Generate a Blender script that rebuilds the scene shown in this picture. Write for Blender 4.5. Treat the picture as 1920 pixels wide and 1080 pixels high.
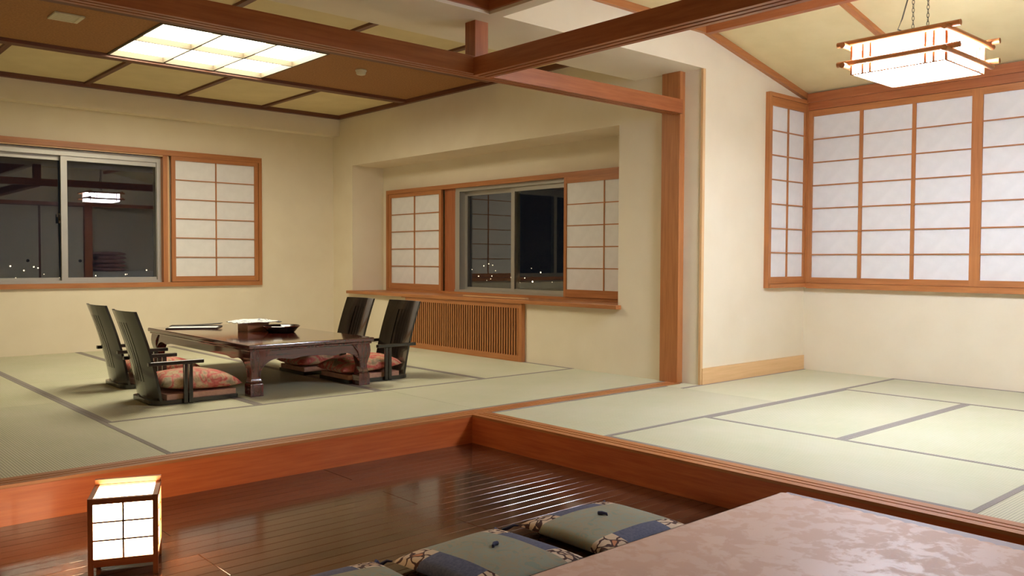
import bpy, bmesh, math, random
from mathutils import Vector, Matrix
random.seed(7)
S = bpy.context.scene
for o in list(bpy.data.objects): bpy.data.objects.remove(o)
COL = S.collection
R = math.radians

# ------------------------------------------------------------------ camera
# x runs along the back window wall, y along the bay window wall, z = 0 is the tatami level
F_PX, YAW, PIT, ROL = 1602.93, R(48.2339), R(-1.8630), R(0.23533)
fw = Vector((math.cos(PIT)*math.cos(YAW), math.cos(PIT)*math.sin(YAW), math.sin(PIT)))
rt = fw.cross(Vector((0, 0, 1))).normalized(); up = rt.cross(fw)
r2 = math.cos(ROL)*rt + math.sin(ROL)*up
u2 = -math.sin(ROL)*rt + math.cos(ROL)*up
cam = bpy.data.cameras.new('camera'); co = bpy.data.objects.new('camera', cam); COL.objects.link(co)
M = Matrix((r2, u2, -fw)).transposed().to_4x4(); M.translation = (0, 0, 1.0)
co.matrix_world = M
cam.sensor_width = 36; cam.lens = 36*F_PX/1920; cam.clip_start = .05; cam.clip_end = 800
S.camera = co

# ------------------------------------------------------------------ world, exposure
W = bpy.data.worlds.new('night'); S.world = W; W.use_nodes = True
W.node_tree.nodes['Background'].inputs[0].default_value = (.010, .013, .02, 1)
W.node_tree.nodes['Background'].inputs[1].default_value = .25
S.view_settings.view_transform = 'Standard'; S.view_settings.look = 'None'
S.view_settings.gamma = 1; S.view_settings.use_curve_mapping = False
S.view_settings.exposure = 0.0
PANEL_W = 19.0      # recessed ceiling light
PEND_W = 96.0       # hanging lantern
ANDON_W = 31.0      # floor lantern

# ------------------------------------------------------------------ materials
def lin(c):
    return tuple(((v/255)/12.92 if v/255 <= .04045 else ((v/255+.055)/1.055)**2.4) for v in c) + (1,)
def mat_new(name):
    m = bpy.data.materials.new(name); m.use_nodes = True
    nt = m.node_tree; b = nt.nodes['Principled BSDF']
    return m, nt, b
def N(nt, t, **kw):
    n = nt.nodes.new(t)
    for k, v in kw.items():
        if k.startswith('i_'): n.inputs[k[2:].replace('_', ' ')].default_value = v
        else: setattr(n, k, v)
    return n
def L(nt, a, b): nt.links.new(a, b)
def ramp(nt, stops, interp='LINEAR'):
    r = nt.nodes.new('ShaderNodeValToRGB'); r.color_ramp.interpolation = interp
    e = r.color_ramp.elements
    while len(e) < len(stops): e.new(.5)
    for i, (p, c) in enumerate(stops): e[i].position = p; e[i].color = c
    return r
def coords(nt, scale, kind='Object'):
    tc = nt.nodes.new('ShaderNodeTexCoord'); mp = nt.nodes.new('ShaderNodeMapping')
    mp.inputs['Scale'].default_value = scale
    L(nt, tc.outputs[kind], mp.inputs['Vector']); return mp.outputs['Vector']
def plain(name, c, rough=.5, metal=0, coat=0, spec=.5):
    m, nt, b = mat_new(name)
    b.inputs['Base Color'].default_value = lin(c); b.inputs['Roughness'].default_value = rough
    b.inputs['Metallic'].default_value = metal; b.inputs['Coat Weight'].default_value = coat
    b.inputs['Specular IOR Level'].default_value = spec
    return m
def mottled(name, c1, c2, scale, rough=.8, bump=.1, bscale=None, rnd=0):
    m, nt, b = mat_new(name)
    v = coords(nt, (1, 1, 1))
    n = N(nt, 'ShaderNodeTexNoise', i_Scale=scale, i_Detail=4.0); L(nt, v, n.inputs['Vector'])
    r = ramp(nt, [(.35, lin(c1)), (.65, lin(c2))]); L(nt, n.outputs['Fac'], r.inputs['Fac'])
    L(nt, r.outputs['Color'], b.inputs['Base Color']); b.inputs['Roughness'].default_value = rough
    if bump:
        n2 = N(nt, 'ShaderNodeTexNoise', i_Scale=bscale or scale*4, i_Detail=3.0); L(nt, v, n2.inputs['Vector'])
        bp = N(nt, 'ShaderNodeBump', i_Strength=bump, i_Distance=.004); L(nt, n2.outputs['Fac'], bp.inputs['Height'])
        L(nt, bp.outputs['Normal'], b.inputs['Normal'])
    return m
def wood(name, c1, c2, axis, rough=.45, coat=0.0, scale=1.0, rnd=False):
    m, nt, b = mat_new(name)
    s = [22*scale]*3; s['xyz'.index(axis)] = 1.3*scale
    v = coords(nt, s)
    if rnd:
        oi = nt.nodes.new('ShaderNodeObjectInfo'); ad = N(nt, 'ShaderNodeVectorMath', operation='ADD')
        mu = N(nt, 'ShaderNodeMath', operation='MULTIPLY'); mu.inputs[1].default_value = 40
        L(nt, oi.outputs['Random'], mu.inputs[0]); L(nt, v, ad.inputs[0]); L(nt, mu.outputs[0], ad.inputs[1]); v = ad.outputs[0]
    n = N(nt, 'ShaderNodeTexNoise', i_Scale=2.2, i_Detail=5.0, i_Roughness=.6); L(nt, v, n.inputs['Vector'])
    r = ramp(nt, [(.3, lin(c1)), (.7, lin(c2))]); L(nt, n.outputs['Fac'], r.inputs['Fac'])
    L(nt, r.outputs['Color'], b.inputs['Base Color'])
    if rnd:
        hs = N(nt, 'ShaderNodeHueSaturation'); mr = N(nt, 'ShaderNodeMapRange'); mr.inputs['To Min'].default_value = .8; mr.inputs['To Max'].default_value = 1.2
        L(nt, oi.outputs['Random'], mr.inputs['Value']); L(nt, mr.outputs[0], hs.inputs['Value']); L(nt, r.outputs['Color'], hs.inputs['Color'])
        L(nt, hs.outputs['Color'], b.inputs['Base Color'])
    b.inputs['Roughness'].default_value = rough; b.inputs['Coat Weight'].default_value = coat; b.inputs['Coat Roughness'].default_value = .07
    bp = N(nt, 'ShaderNodeBump', i_Strength=.08, i_Distance=.003); L(nt, n.outputs['Fac'], bp.inputs['Height']); L(nt, bp.outputs['Normal'], b.inputs['Normal'])
    return m
def emit(name, c, s):
    m, nt, b = mat_new(name)
    b.inputs['Base Color'].default_value = (.8, .8, .78, 1); b.inputs['Roughness'].default_value = .7
    b.inputs['Emission Color'].default_value = c + (1,); b.inputs['Emission Strength'].default_value = s
    return m

MT = {}
MT['wall'] = mottled('wall_paper', (231, 218, 192), (235, 223, 198), 3, .85, .03, 160)
MT['ceil_beige'] = mottled('ceiling_cloth', (222, 203, 154), (228, 210, 162), 4, .9, .03, 120)
MT['ceil_brown'] = mottled('woven_brown_ceiling', (150, 103, 58), (172, 120, 70), 60, .8, .3, 220)
for ax in 'xyz':
    MT['wood_'+ax] = wood('stained_cedar_'+ax, (150, 84, 46), (174, 104, 62), ax, .38)
    MT['frame_'+ax] = wood('window_cedar_'+ax, (164, 102, 56), (188, 124, 72), ax, .42)
    MT['riser_'+ax] = wood('red_cedar_'+ax, (178, 86, 44), (202, 110, 60), ax, .32, .15)
    MT['dark_'+ax] = wood('dark_batten_'+ax, (98, 56, 34), (116, 68, 42), ax, .5)
    MT['pale_'+ax] = wood('pale_wood_'+ax, (214, 172, 120), (226, 186, 136), ax, .4)
    MT['lac_'+ax] = wood('red_lacquer_'+ax, (66, 20, 18), (94, 34, 26), ax, .12, 1.0)
MT['black_lac'] = wood('black_lacquer', (24, 18, 14), (36, 28, 22), 'z', .22, .5)
MT['floor_dark'] = wood('dark_floorboard', (72, 43, 29), (98, 61, 42), 'x', .13, .3, .6, True)
MT['lattice'] = plain('lattice_wood', (92, 82, 64), .6)
MT['groove'] = plain('dark_groove', (40, 22, 14), .5)
MT['alu'] = plain('aluminium', (176, 172, 162), .38, .55)
MT['alu_dark'] = plain('sash_gasket', (40, 38, 36), .5)
MT['steel'] = plain('chain_steel', (90, 82, 70), .35, .8)
MT['cable'] = plain('grey_cable', (80, 74, 66), .5)
MT['paper'] = mottled('shoji_paper', (228, 226, 226), (233, 231, 231), 12, .9, .05, 90)
MT['white_plastic'] = plain('ivory_plastic', (214, 204, 170), .5)
MT['fusuma'] = mottled('fusuma_paper', (214, 204, 180), (222, 212, 190), 6, .8, .05)
MT['pull'] = plain('black_pull', (28, 26, 24), .4)
MT['heri'] = mottled('grey_mat_binding', (136, 128, 122), (150, 142, 134), 200, .8, .2, 500)
MT['pad'] = mottled('tan_pad', (182, 138, 116), (196, 154, 130), 30, .9, .2)
MT['navy'] = plain('navy_thread', (32, 36, 72), .7)
MT['futon'] = mottled('folded_bedding', (150, 104, 92), (178, 134, 120), 8, .9, .2)
MT['white_cab'] = plain('white_cabinet', (222, 218, 208), .5)
MT['sheet'] = plain('white_sheet', (220, 224, 224), .5)
MT['black_cover'] = plain('black_cover', (26, 24, 26), .35)
MT['vinyl'] = plain('lilac_grey_vinyl', (176, 164, 172), .35)
MT['night'] = plain('dark_ground', (18, 20, 18), .9)

def glass():
    m, nt, b = mat_new('window_glass')
    b.inputs['Base Color'].default_value = (.9, .95, .93, 1); b.inputs['Roughness'].default_value = 0
    b.inputs['Transmission Weight'].default_value = 1; b.inputs['IOR'].default_value = 1.6
    return m
MT['glass'] = glass()
MT['e_panel'] = emit('ceiling_light_paper', (1, .91, .70), PANEL_W)
MT['e_pend'] = emit('lantern_paper', (.735, .805, .95), PEND_W)
MT['e_andon'] = emit('andon_paper', (1, .70, .40), ANDON_W)
MT['e_city'] = emit('street_light', (1, .75, .45), 10)

def tatami():
    m, nt, b = mat_new('tatami_rush')
    v = coords(nt, (1, 1, 1))
    oi = nt.nodes.new('ShaderNodeObjectInfo')
    n = N(nt, 'ShaderNodeTexNoise', i_Scale=2.0, i_Detail=5.0); L(nt, v, n.inputs['Vector'])
    v2 = coords(nt, (6, 260, 1)); n2 = N(nt, 'ShaderNodeTexNoise', i_Scale=1.0, i_Detail=3.0); L(nt, v2, n2.inputs['Vector'])
    ad = N(nt, 'ShaderNodeMath', operation='ADD'); L(nt, n.outputs['Fac'], ad.inputs[0]); L(nt, n2.outputs['Fac'], ad.inputs[1])
    hf = N(nt, 'ShaderNodeMath', operation='MULTIPLY'); hf.inputs[1].default_value = .5; L(nt, ad.outputs[0], hf.inputs[0])
    r = ramp(nt, [(.32, lin((202, 204, 166))), (.5, lin((212, 210, 178))), (.68, lin((219, 214, 188)))]); L(nt, hf.outputs[0], r.inputs['Fac'])
    hs = N(nt, 'ShaderNodeHueSaturation')
    mr = N(nt, 'ShaderNodeMapRange'); mr.inputs['To Min'].default_value = .93; mr.inputs['To Max'].default_value = 1.07
    L(nt, oi.outputs['Random'], mr.inputs['Value']); L(nt, mr.outputs[0], hs.inputs['Value'])  # random tone per mat paints in the differing sheen of the rush
    L(nt, r.outputs['Color'], hs.inputs['Color'])
    wv = N(nt, 'ShaderNodeTexWave', i_Scale=1.0, i_Distortion=.6, i_Detail=1.0); wv.bands_direction = 'Y'
    L(nt, coords(nt, (1, 24, 1)), wv.inputs['Vector'])
    mx = N(nt, 'ShaderNodeMix', data_type='RGBA', blend_type='MULTIPLY'); mx.inputs['Factor'].default_value = .28
    L(nt, hs.outputs['Color'], mx.inputs['A']); L(nt, wv.outputs['Color'], mx.inputs['B'])
    L(nt, mx.outputs['Result'], b.inputs['Base Color'])
    b.inputs['Roughness'].default_value = .55
    bp = N(nt, 'ShaderNodeBump', i_Strength=.35, i_Distance=.003); L(nt, wv.outputs['Fac'], bp.inputs['Height']); L(nt, bp.outputs['Normal'], b.inputs['Normal'])
    return m
MT['tatami'] = tatami()

def floral():
    m, nt, b = mat_new('pink_floral_brocade')
    v = coords(nt, (1, 1, 1))
    n = N(nt, 'ShaderNodeTexNoise', i_Scale=7.0, i_Detail=2.0, i_Distortion=1.2); L(nt, v, n.inputs['Vector'])
    r = ramp(nt, [(0, lin((176, 150, 112))), (.40, lin((196, 168, 130))), (.47, lin((206, 120, 104))), (.55, lin((196, 84, 78))), (.61, lin((204, 160, 128))), (.7, lin((150, 138, 108)))])
    L(nt, n.outputs['Fac'], r.inputs['Fac'])
    vo = N(nt, 'ShaderNodeTexVoronoi', i_Scale=26.0, feature='DISTANCE_TO_EDGE'); L(nt, v, vo.inputs['Vector'])
    r2_ = ramp(nt, [(.0, (.55, .5, .4, 1)), (.12, (1, 1, 1, 1))]); L(nt, vo.outputs['Distance'], r2_.inputs['Fac'])
    mx = N(nt, 'ShaderNodeMix', data_type='RGBA', blend_type='MULTIPLY'); mx.inputs['Factor'].default_value = .5
    L(nt, r.outputs['Color'], mx.inputs['A']); L(nt, r2_.outputs['Color'], mx.inputs['B']); L(nt, mx.outputs['Result'], b.inputs['Base Color'])
    b.inputs['Roughness'].default_value = .7
    return m
MT['floral'] = floral()

def patchwork():
    """teal zabuton cloth: navy blocks on two sides, vine-printed beige corners"""
    m, nt, b = mat_new('teal_patchwork_cloth')
    tc = nt.nodes.new('ShaderNodeTexCoord'); sp = nt.nodes.new('ShaderNodeSeparateXYZ'); L(nt, tc.outputs['Object'], sp.inputs[0])
    def gt(out, t):
        a = N(nt, 'ShaderNodeMath', operation='ABSOLUTE'); L(nt, out, a.inputs[0])
        g = N(nt, 'ShaderNodeMath', operation='GREATER_THAN'); g.inputs[1].default_value = t; L(nt, a.outputs[0], g.inputs[0]); return g.outputs[0]
    gu = gt(sp.outputs['X'], .15); gv = gt(sp.outputs['Y'], .135)
    n = N(nt, 'ShaderNodeTexNoise', i_Scale=14.0, i_Detail=3.0, i_Distortion=2.0); L(nt, tc.outputs['Object'], n.inputs['Vector'])
    rt_ = ramp(nt, [(.42, lin((132, 136, 120))), (.55, lin((146, 132, 108))), (.62, lin((124, 132, 116)))]); L(nt, n.outputs['Fac'], rt_.inputs['Fac'])
    n3 = N(nt, 'ShaderNodeTexNoise', i_Scale=90.0); L(nt, tc.outputs['Object'], n3.inputs['Vector'])
    rb = ramp(nt, [(.3, lin((62, 66, 90))), (.7, lin((84, 86, 108)))]); L(nt, n3.outputs['Fac'], rb.inputs['Fac'])
    vo = N(nt, 'ShaderNodeTexVoronoi', i_Scale=17.0, feature='DISTANCE_TO_EDGE'); 
    nn = N(nt, 'ShaderNodeTexNoise', i_Scale=9.0); L(nt, tc.outputs['Object'], nn.inputs['Vector'])
    va = N(nt, 'ShaderNodeMix', data_type='RGBA'); va.inputs['Factor'].default_value = .12
    L(nt, tc.outputs['Object'], va.inputs['A']); L(nt, nn.outputs['Color'], va.inputs['B']); L(nt, va.outputs['Result'], vo.inputs['Vector'])
    vc = N(nt, 'ShaderNodeTexVoronoi', i_Scale=17.0); L(nt, va.outputs['Result'], vc.inputs['Vector'])
    rc = ramp(nt, [(.0, lin((196, 172, 146))), (.7, lin((190, 158, 128))), (.85, lin((188, 122, 82)))], 'CONSTANT'); L(nt, vc.outputs['Color'], rc.inputs['Fac'])
    re = ramp(nt, [(.0, lin((84, 44, 40))), (.055, lin((84, 44, 40))), (.075, (1, 1, 1, 1))]); L(nt, vo.outputs['Distance'], re.inputs['Fac'])
    mc = N(nt, 'ShaderNodeMix', data_type='RGBA', blend_type='MULTIPLY'); mc.inputs['Factor'].default_value = 1
    L(nt, rc.outputs['Color'], mc.inputs['A']); L(nt, re.outputs['Color'], mc.inputs['B'])
    m1 = N(nt, 'ShaderNodeMix', data_type='RGBA'); L(nt, gv, m1.inputs['Factor']); L(nt, rb.outputs['Color'], m1.inputs['A']); L(nt, mc.outputs['Result'], m1.inputs['B'])
    m2 = N(nt, 'ShaderNodeMix', data_type='RGBA'); L(nt, gu, m2.inputs['Factor']); L(nt, rt_.outputs['Color'], m2.inputs['A']); L(nt, m1.outputs['Result'], m2.inputs['B'])
    L(nt, m2.outputs['Result'], b.inputs['Base Color']); b.inputs['Roughness'].default_value = .85
    return m
MT['patch'] = patchwork()

def brocade():
    m, nt, b = mat_new('peach_brocade')
    v = coords(nt, (1, 1, 1))
    n = N(nt, 'ShaderNodeTexNoise', i_Scale=15.0, i_Detail=6.0, i_Roughness=.6, i_Distortion=.35); L(nt, v, n.inputs['Vector'])
    r = ramp(nt, [(.46, lin((236, 202, 186))), (.54, lin((226, 186, 164)))]); L(nt, n.outputs['Fac'], r.inputs['Fac'])
    L(nt, r.outputs['Color'], b.inputs['Base Color'])
    rr = ramp(nt, [(.46, (.38, .38, .38, 1)), (.54, (.6, .6, .6, 1))]); L(nt, n.outputs['Fac'], rr.inputs['Fac']); L(nt, rr.outputs['Color'], b.inputs['Roughness'])
    return m
MT['brocade'] = brocade()

def printed():
    m, nt, b = mat_new('white_blue_print')
    v = coords(nt, (1, 1, 1))
    n = N(nt, 'ShaderNodeTexNoise', i_Scale=28.0, i_Detail=2.0, i_Distortion=1.5); L(nt, v, n.inputs['Vector'])
    r = ramp(nt, [(.56, lin((228, 228, 226))), (.6, lin((110, 120, 140)))]); L(nt, n.outputs['Fac'], r.inputs['Fac'])
    L(nt, r.outputs['Color'], b.inputs['Base Color']); b.inputs['Roughness'].default_value = .6
    return m
MT['print'] = printed()

# ------------------------------------------------------------------ mesh helpers
WO = {}      # world origin of every object with parts
class MB:
    def __init__(s): s.v = []; s.f = []; s.sm = []
    def add(s, vs, fs, smooth=False):
        k = len(s.v); s.v += [tuple(p) for p in vs]
        s.f += [tuple(i+k for i in f) for f in fs]; s.sm += [smooth]*len(fs); return s
    def box(s, x0, x1, y0, y1, z0, z1):
        x0, x1 = min(x0, x1), max(x0, x1); y0, y1 = min(y0, y1), max(y0, y1); z0, z1 = min(z0, z1), max(z0, z1)
        return s.add([(x0,y0,z0),(x1,y0,z0),(x1,y1,z0),(x0,y1,z0),(x0,y0,z1),(x1,y0,z1),(x1,y1,z1),(x0,y1,z1)],
              [(0,3,2,1),(4,5,6,7),(0,1,5,4),(1,2,6,5),(2,3,7,6),(3,0,4,7)])
    def bbox(s, x0, x1, y0, y1, z0, z1, bev=.004, seg=2):
        bm = bmesh.new(); bmesh.ops.create_cube(bm, size=1)
        for v in bm.verts:
            v.co = Vector(((x0+x1)/2+v.co.x*abs(x1-x0), (y0+y1)/2+v.co.y*abs(y1-y0), (z0+z1)/2+v.co.z*abs(z1-z0)))
        bmesh.ops.bevel(bm, geom=bm.edges[:], offset=bev, segments=seg, affect='EDGES', profile=.5)
        s.addbm(bm); return s
    def addbm(s, bm, smooth=False):
        bm.verts.index_update()
        s.add([v.co[:] for v in bm.verts], [[v.index for v in f.verts] for f in bm.faces], smooth); bm.free(); return s
    def prism(s, poly, a, b, axis='y'):
        """poly in the two other axes (order x,y,z without axis), extruded a..b along axis"""
        n = len(poly)
        def P(p, t):
            if axis == 'y': return (p[0], t, p[1])
            if axis == 'x': return (t, p[0], p[1])
            return (p[0], p[1], t)
        vs = [P(p, a) for p in poly]+[P(p, b) for p in poly]
        fs = [tuple(range(n)), tuple(range(2*n-1, n-1, -1))]+[(i, i+n, (i+1) % n+n, (i+1) % n) for i in range(n)]
        return s.add(vs, fs)
    def tube(s, pts, r, n=8, cap=True):
        pts = [Vector(p) for p in pts]; rings = []
        for i, p in enumerate(pts):
            d = (pts[min(i+1, len(pts)-1)]-pts[max(i-1, 0)]).normalized()
            a = d.cross(Vector((0, 0, 1)));  a = d.cross(Vector((1, 0, 0))) if a.length < .1 else a
            a.normalize(); b = d.cross(a); rr = r[i] if isinstance(r, (list, tuple)) else r
            rings.append([p+rr*(math.cos(2*math.pi*k/n)*a+math.sin(2*math.pi*k/n)*b) for k in range(n)])
        vs = [q for g in rings for q in g]
        fs = [(i*n+k, i*n+(k+1) % n, (i+1)*n+(k+1) % n, (i+1)*n+k) for i in range(len(pts)-1) for k in range(n)]
        s.add(vs, fs, True)
        if cap: s.add(rings[0]+rings[-1], [tuple(range(n)), tuple(range(2*n-1, n-1, -1))])
        return s
    def lathe(s, prof, c=(0, 0, 0), n=28):
        vs = []; m = len(prof)
        for k in range(n):
            a = 2*math.pi*k/n
            vs += [(c[0]+r*math.cos(a), c[1]+r*math.sin(a), c[2]+z) for r, z in prof]
        fs = [(k*m+i, ((k+1) % n)*m+i, ((k+1) % n)*m+i+1, k*m+i+1) for k in range(n) for i in range(m-1)]
        return s.add(vs, fs, True)
    def build(s, name, mat, parent=None, origin=None, keep=False):
        if parent is not None: o = Vector(WO[parent.name])
        elif origin is not None: o = Vector(origin)
        else:
            xs = [v[0] for v in s.v]; ys = [v[1] for v in s.v]; zs = [v[2] for v in s.v]
            o = Vector(((min(xs)+max(xs))/2, (min(ys)+max(ys))/2, min(zs)))
        me = bpy.data.meshes.new(name)
        me.from_pydata([tuple(Vector(v)-o) for v in s.v], [], s.f)
        bm = bmesh.new(); bm.from_mesh(me); bmesh.ops.recalc_face_normals(bm, faces=bm.faces[:]); bm.to_mesh(me); bm.free()
        for p, k in zip(me.polygons, s.sm): p.use_smooth = k
        if any(s.sm): me.set_sharp_from_angle(angle=R(40))
        me.materials.append(MT[mat] if isinstance(mat, str) else mat)
        ob = bpy.data.objects.new(name, me); COL.objects.link(ob)
        if parent is not None: ob.parent = parent; WO[ob.name] = tuple(o)
        else: ob.location = o; WO[ob.name] = tuple(o)
        return ob
def tag(o, label, cat, group=None, kind=None):
    o['label'] = label; o['category'] = cat
    if group: o['group'] = group
    if kind: o['kind'] = kind
    return o
def empty(name, loc, label, cat, group=None, kind=None):
    o = bpy.data.objects.new(name, None); COL.objects.link(o); o.location = loc; WO[o.name] = tuple(loc)
    o.empty_display_size = .1
    return tag(o, label, cat, group, kind)
def box(name, mat, parent, *d, bev=0):
    m = MB()
    if bev: m.bbox(*d, bev=bev)
    else: m.box(*d)
    return m.build(name, mat, parent)
_shared = {}
def piece(name, mat, parent, x0, x1, y0, y1, z0, z1):
    """a box whose mesh is shared between alike pieces of one size"""
    d = (round(abs(x1-x0), 4), round(abs(y1-y0), 4), round(abs(z1-z0), 4)); key = (name, mat, d)
    if key not in _shared:
        m = MB().box(-d[0]/2, d[0]/2, -d[1]/2, d[1]/2, -d[2]/2, d[2]/2)
        me = bpy.data.meshes.new(name); me.from_pydata(m.v, [], m.f); me.materials.append(MT[mat]); _shared[key] = me
    ob = bpy.data.objects.new(name, _shared[key]); COL.objects.link(ob)
    c = Vector(((x0+x1)/2, (y0+y1)/2, (z0+z1)/2))
    ob.parent = parent; ob.location = c-Vector(WO[parent.name]); WO[ob.name] = tuple(c)
    return ob
def copy_tree(o, parent=None):
    c = o.copy(); COL.objects.link(c); c.parent = parent
    for ch in [k for k in bpy.data.objects if k.parent == o]: copy_tree(ch, c)
    return c

# ------------------------------------------------------------------ key planes
X0, YN = -1.6, -1.6           # walls behind / beside the camera
XW = 5.68                     # bay window wall
YB = 9.85                     # back window wall
X2 = 7.30                     # right shoji wall
YR = 4.11                     # side wall of the right room
YF = 0.42                     # closet wall of the right room
ZF = -0.18                    # dark floor
ZS = 2.535                    # soffit
ZL = 2.83                     # left room ceiling
ZR = 2.86                     # right room ceiling
SX, SY = 3.465, 4.26          # step faces

# ================================================================== STRUCTURE
def struct(o, label, cat): return tag(o, label, cat, kind='structure')
# --- dark plank floor
fl = box('floor_entry', 'floor_dark', None, X0, SX+.05, YN, SY+.05, ZF-.06, ZF-.006)
struct(fl, 'dark glossy plank floor of the sunken area in the foreground', 'floor')
PW = .0755
_pl = {}
def plank(par, a, b, y0, y1):
    ln, wd, c = round(b-a, 4), y1-y0, .0014
    if ln not in _pl:
        x, y = ln/2, wd/2
        V = [(sx*x, sy*y, -.006) for sx, sy in ((-1,-1),(1,-1),(1,1),(-1,1))]+[(sx*x, sy*y, -c) for sx, sy in ((-1,-1),(1,-1),(1,1),(-1,1))]+[(sx*(x-c), sy*(y-c), 0) for sx, sy in ((-1,-1),(1,-1),(1,1),(-1,1))]
        Fq = [(0,3,2,1), (8,9,10,11)]+[(k, (k+1) % 4, 4+(k+1) % 4, 4+k) for k in range(4)]+[(4+k, 4+(k+1) % 4, 8+(k+1) % 4, 8+k) for k in range(4)]
        me = bpy.data.meshes.new('plank'); me.from_pydata(V, [], Fq); me.materials.append(MT['floor_dark']); _pl[ln] = me
    ob = bpy.data.objects.new('plank', _pl[ln]); COL.objects.link(ob); ob.parent = par
    ob.location = Vector(((a+b)/2, (y0+y1)/2, ZF))-Vector(WO[par.name]); return ob
rows = int((SY-YN)/PW)+1
for i in range(rows):
    y1 = SY-i*PW; y0 = y1-PW+.0012
    if y1 < .2:      # behind the camera
        continue
    grp = i//4
    off = 2.39-(grp % 2)*1.07
    cuts = [X0]+[c for c in (off-3.6, off-1.8, off) if X0+.05 < c < SX-.03]+[SX]
    for a, b in zip(cuts[:-1], cuts[1:]):
        plank(fl, a+.0012, b-.0012, y0, y1)
MB().box(X0, SX, YN, .2, ZF-.006, ZF).build('plank_field', 'floor_dark', fl)

# --- tatami rooms
def mat_piece(parent, x0, x1, y0, y1, heri=True):
    lx, ly = x1-x0, y1-y0; g = .003
    along_x = lx >= ly
    Lg, Wd = (lx, ly) if along_x else (ly, lx)
    Lg -= g; Wd -= g
    m = MB().box(-Lg/2, Lg/2, -Wd/2, Wd/2, -.05, 0)
    me = bpy.data.meshes.new('tatami_mat'); me.from_pydata(m.v, [], m.f); me.materials.append(MT['tatami'])
    ob = bpy.data.objects.new('tatami_mat', me); COL.objects.link(ob); ob.parent = parent
    c = Vector(((x0+x1)/2, (y0+y1)/2, 0)); ob.location = c-Vector(WO[parent.name])
    if not along_x: ob.rotation_euler.z = math.pi/2
    if heri:
        for s in (-1, 1):
            h = MB().box(-Lg/2, Lg/2, s*(Wd/2-.03), s*(Wd/2+.0005), -.05, .0015)
            hm = bpy.data.meshes.new('mat_border'); hm.from_pydata(h.v, [], h.f); hm.materials.append(MT['heri'])
            ho = bpy.data.objects.new('mat_border', hm); COL.objects.link(ho); ho.parent = ob
    return ob
f2 = box('floor_left', 'groove', None, X0, XW+.02, SY+.01, YB+.02, -.16, -.05)
struct(f2, 'raised tatami floor of the left room under the low table', 'floor')
for a, b, c, d in [(1.61,3.63,4.405,5.52),(3.63,5.68,4.405,5.52),(1.61,2.60,5.52,7.62),(2.60,3.575,5.52,7.62),(3.575,4.60,5.52,7.62),(4.60,5.68,5.52,7.62),
                   (1.61,2.60,7.62,9.85),(2.60,3.575,7.62,9.85),(3.575,4.60,7.62,9.85),(4.60,5.68,7.62,9.85),
                   (.61,1.61,4.405,6.5),(.61,1.61,6.5,8.6),(-.39,1.61,8.6,9.85),(-.39,.61,4.405,6.5),(-.39,.61,6.5,8.6),(-1.6,-.39,4.405,7.1),(-1.6,-.39,7.1,9.85)]:
    mat_piece(f2, a, b, c, d)
f3 = box('floor_right', 'groove', None, SX+.06, X2+.02, YF, SY-.005, -.16, -.05)
struct(f3, 'raised tatami floor of the empty right room below the lantern', 'floor')
for a, b, c, d in [(3.62,5.45,3.235,4.258),(5.45,7.30,3.235,4.11),(3.62,4.575,1.31,3.235),(4.575,6.365,2.33,3.235),(6.365,7.30,1.31,3.235),
                   (4.575,6.365,1.31,2.33),(3.62,5.45,.42,1.31),(5.45,7.30,.42,1.31)]:
    mat_piece(f3, a, b, c, d)
mat_piece(f3, 5.45, 5.70, 4.11, 4.258, False)

# --- step edges: riser plus grooved sill
def groovy(m, axis, a, b, p0, p1, ztop, depth, rails):
    """base slab with raised rails -> sliding door grooves; rails as fractions across p0..p1"""
    sgn = 1 if depth > 0 else -1
    lo, hi = sorted((ztop, ztop-depth))
    for f0, f1 in rails:
        q0, q1 = p0+(p1-p0)*f0, p0+(p1-p0)*f1
        if axis == 'x': m.box(a, b, q0, q1, lo, hi)
        else: m.box(q0, q1, a, b, lo, hi)
RAILS = [(0, .30), (.38, .58), (.66, 1)]
st1 = empty('trim_1', ((X0+XW)/2, SY, ZF), 'long orange wooden step edge with grooved sill below the left tatami room', 'step edge', kind='structure')
m = MB().box(X0, SX, SY, SY+.14, ZF, -.012); m.box(SX, XW-.03, SY, SY+.14, -.12, -.012); m.build('riser', 'riser_x', st1)
m = MB(); groovy(m, 'x', X0, XW-.03, SY, SY+.14, .003, .016, RAILS); m.build('sill', 'frame_x', st1)
st2 = empty('trim_2', (SX, (YF+SY)/2, ZF), 'dark red wooden step edge with grooved sill in front of the right tatami room', 'step edge', kind='structure')
MB().box(SX, SX+.15, YF, SY, ZF, -.012).build('riser', 'riser_y', st2)
m = MB(); groovy(m, 'y', YF, SY, SX, SX+.15, .003, .016, RAILS); m.build('sill', 'frame_y', st2)

# --- walls
w = MB()
w.box(X0-.1, .75, YB, YB+.2, -.2, 2.95); w.box(.75, 4.66, YB, YB+.2, -.2, .70); w.box(.75, 4.66, YB, YB+.2, 2.20, 2.95); w.box(4.66, XW+.2, YB, YB+.2, -.2, 2.95)
w.box(X0-.1, XW+.05, 9.69, YB, 2.575, 2.95)
struct(w.build('wall_back', 'wall'), 'cream back wall with the dark window and one shoji screen', 'wall')
w = MB()
RZ0, RZ1, RY0, RY1, RXB = .57, 2.18, 4.965, 9.38, 6.14
w.box(XW, RXB+.2, 4.31, RY0, -.2, 2.95); w.box(XW, RXB+.2, RY1, YB, -.2, 2.95)
w.box(XW, RXB+.2, RY0, RY1, RZ1, 2.95); w.box(XW, RXB+.2, RY0, RY1, -.2, RZ0)
w.box(RXB, RXB+.2, RY0, RY1, 1.86, RZ1); w.box(RXB, RXB+.2, RY0, 5.0, RZ0, 1.86); w.box(RXB, RXB+.2, 9.20, RY1, RZ0, 1.86)
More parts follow.
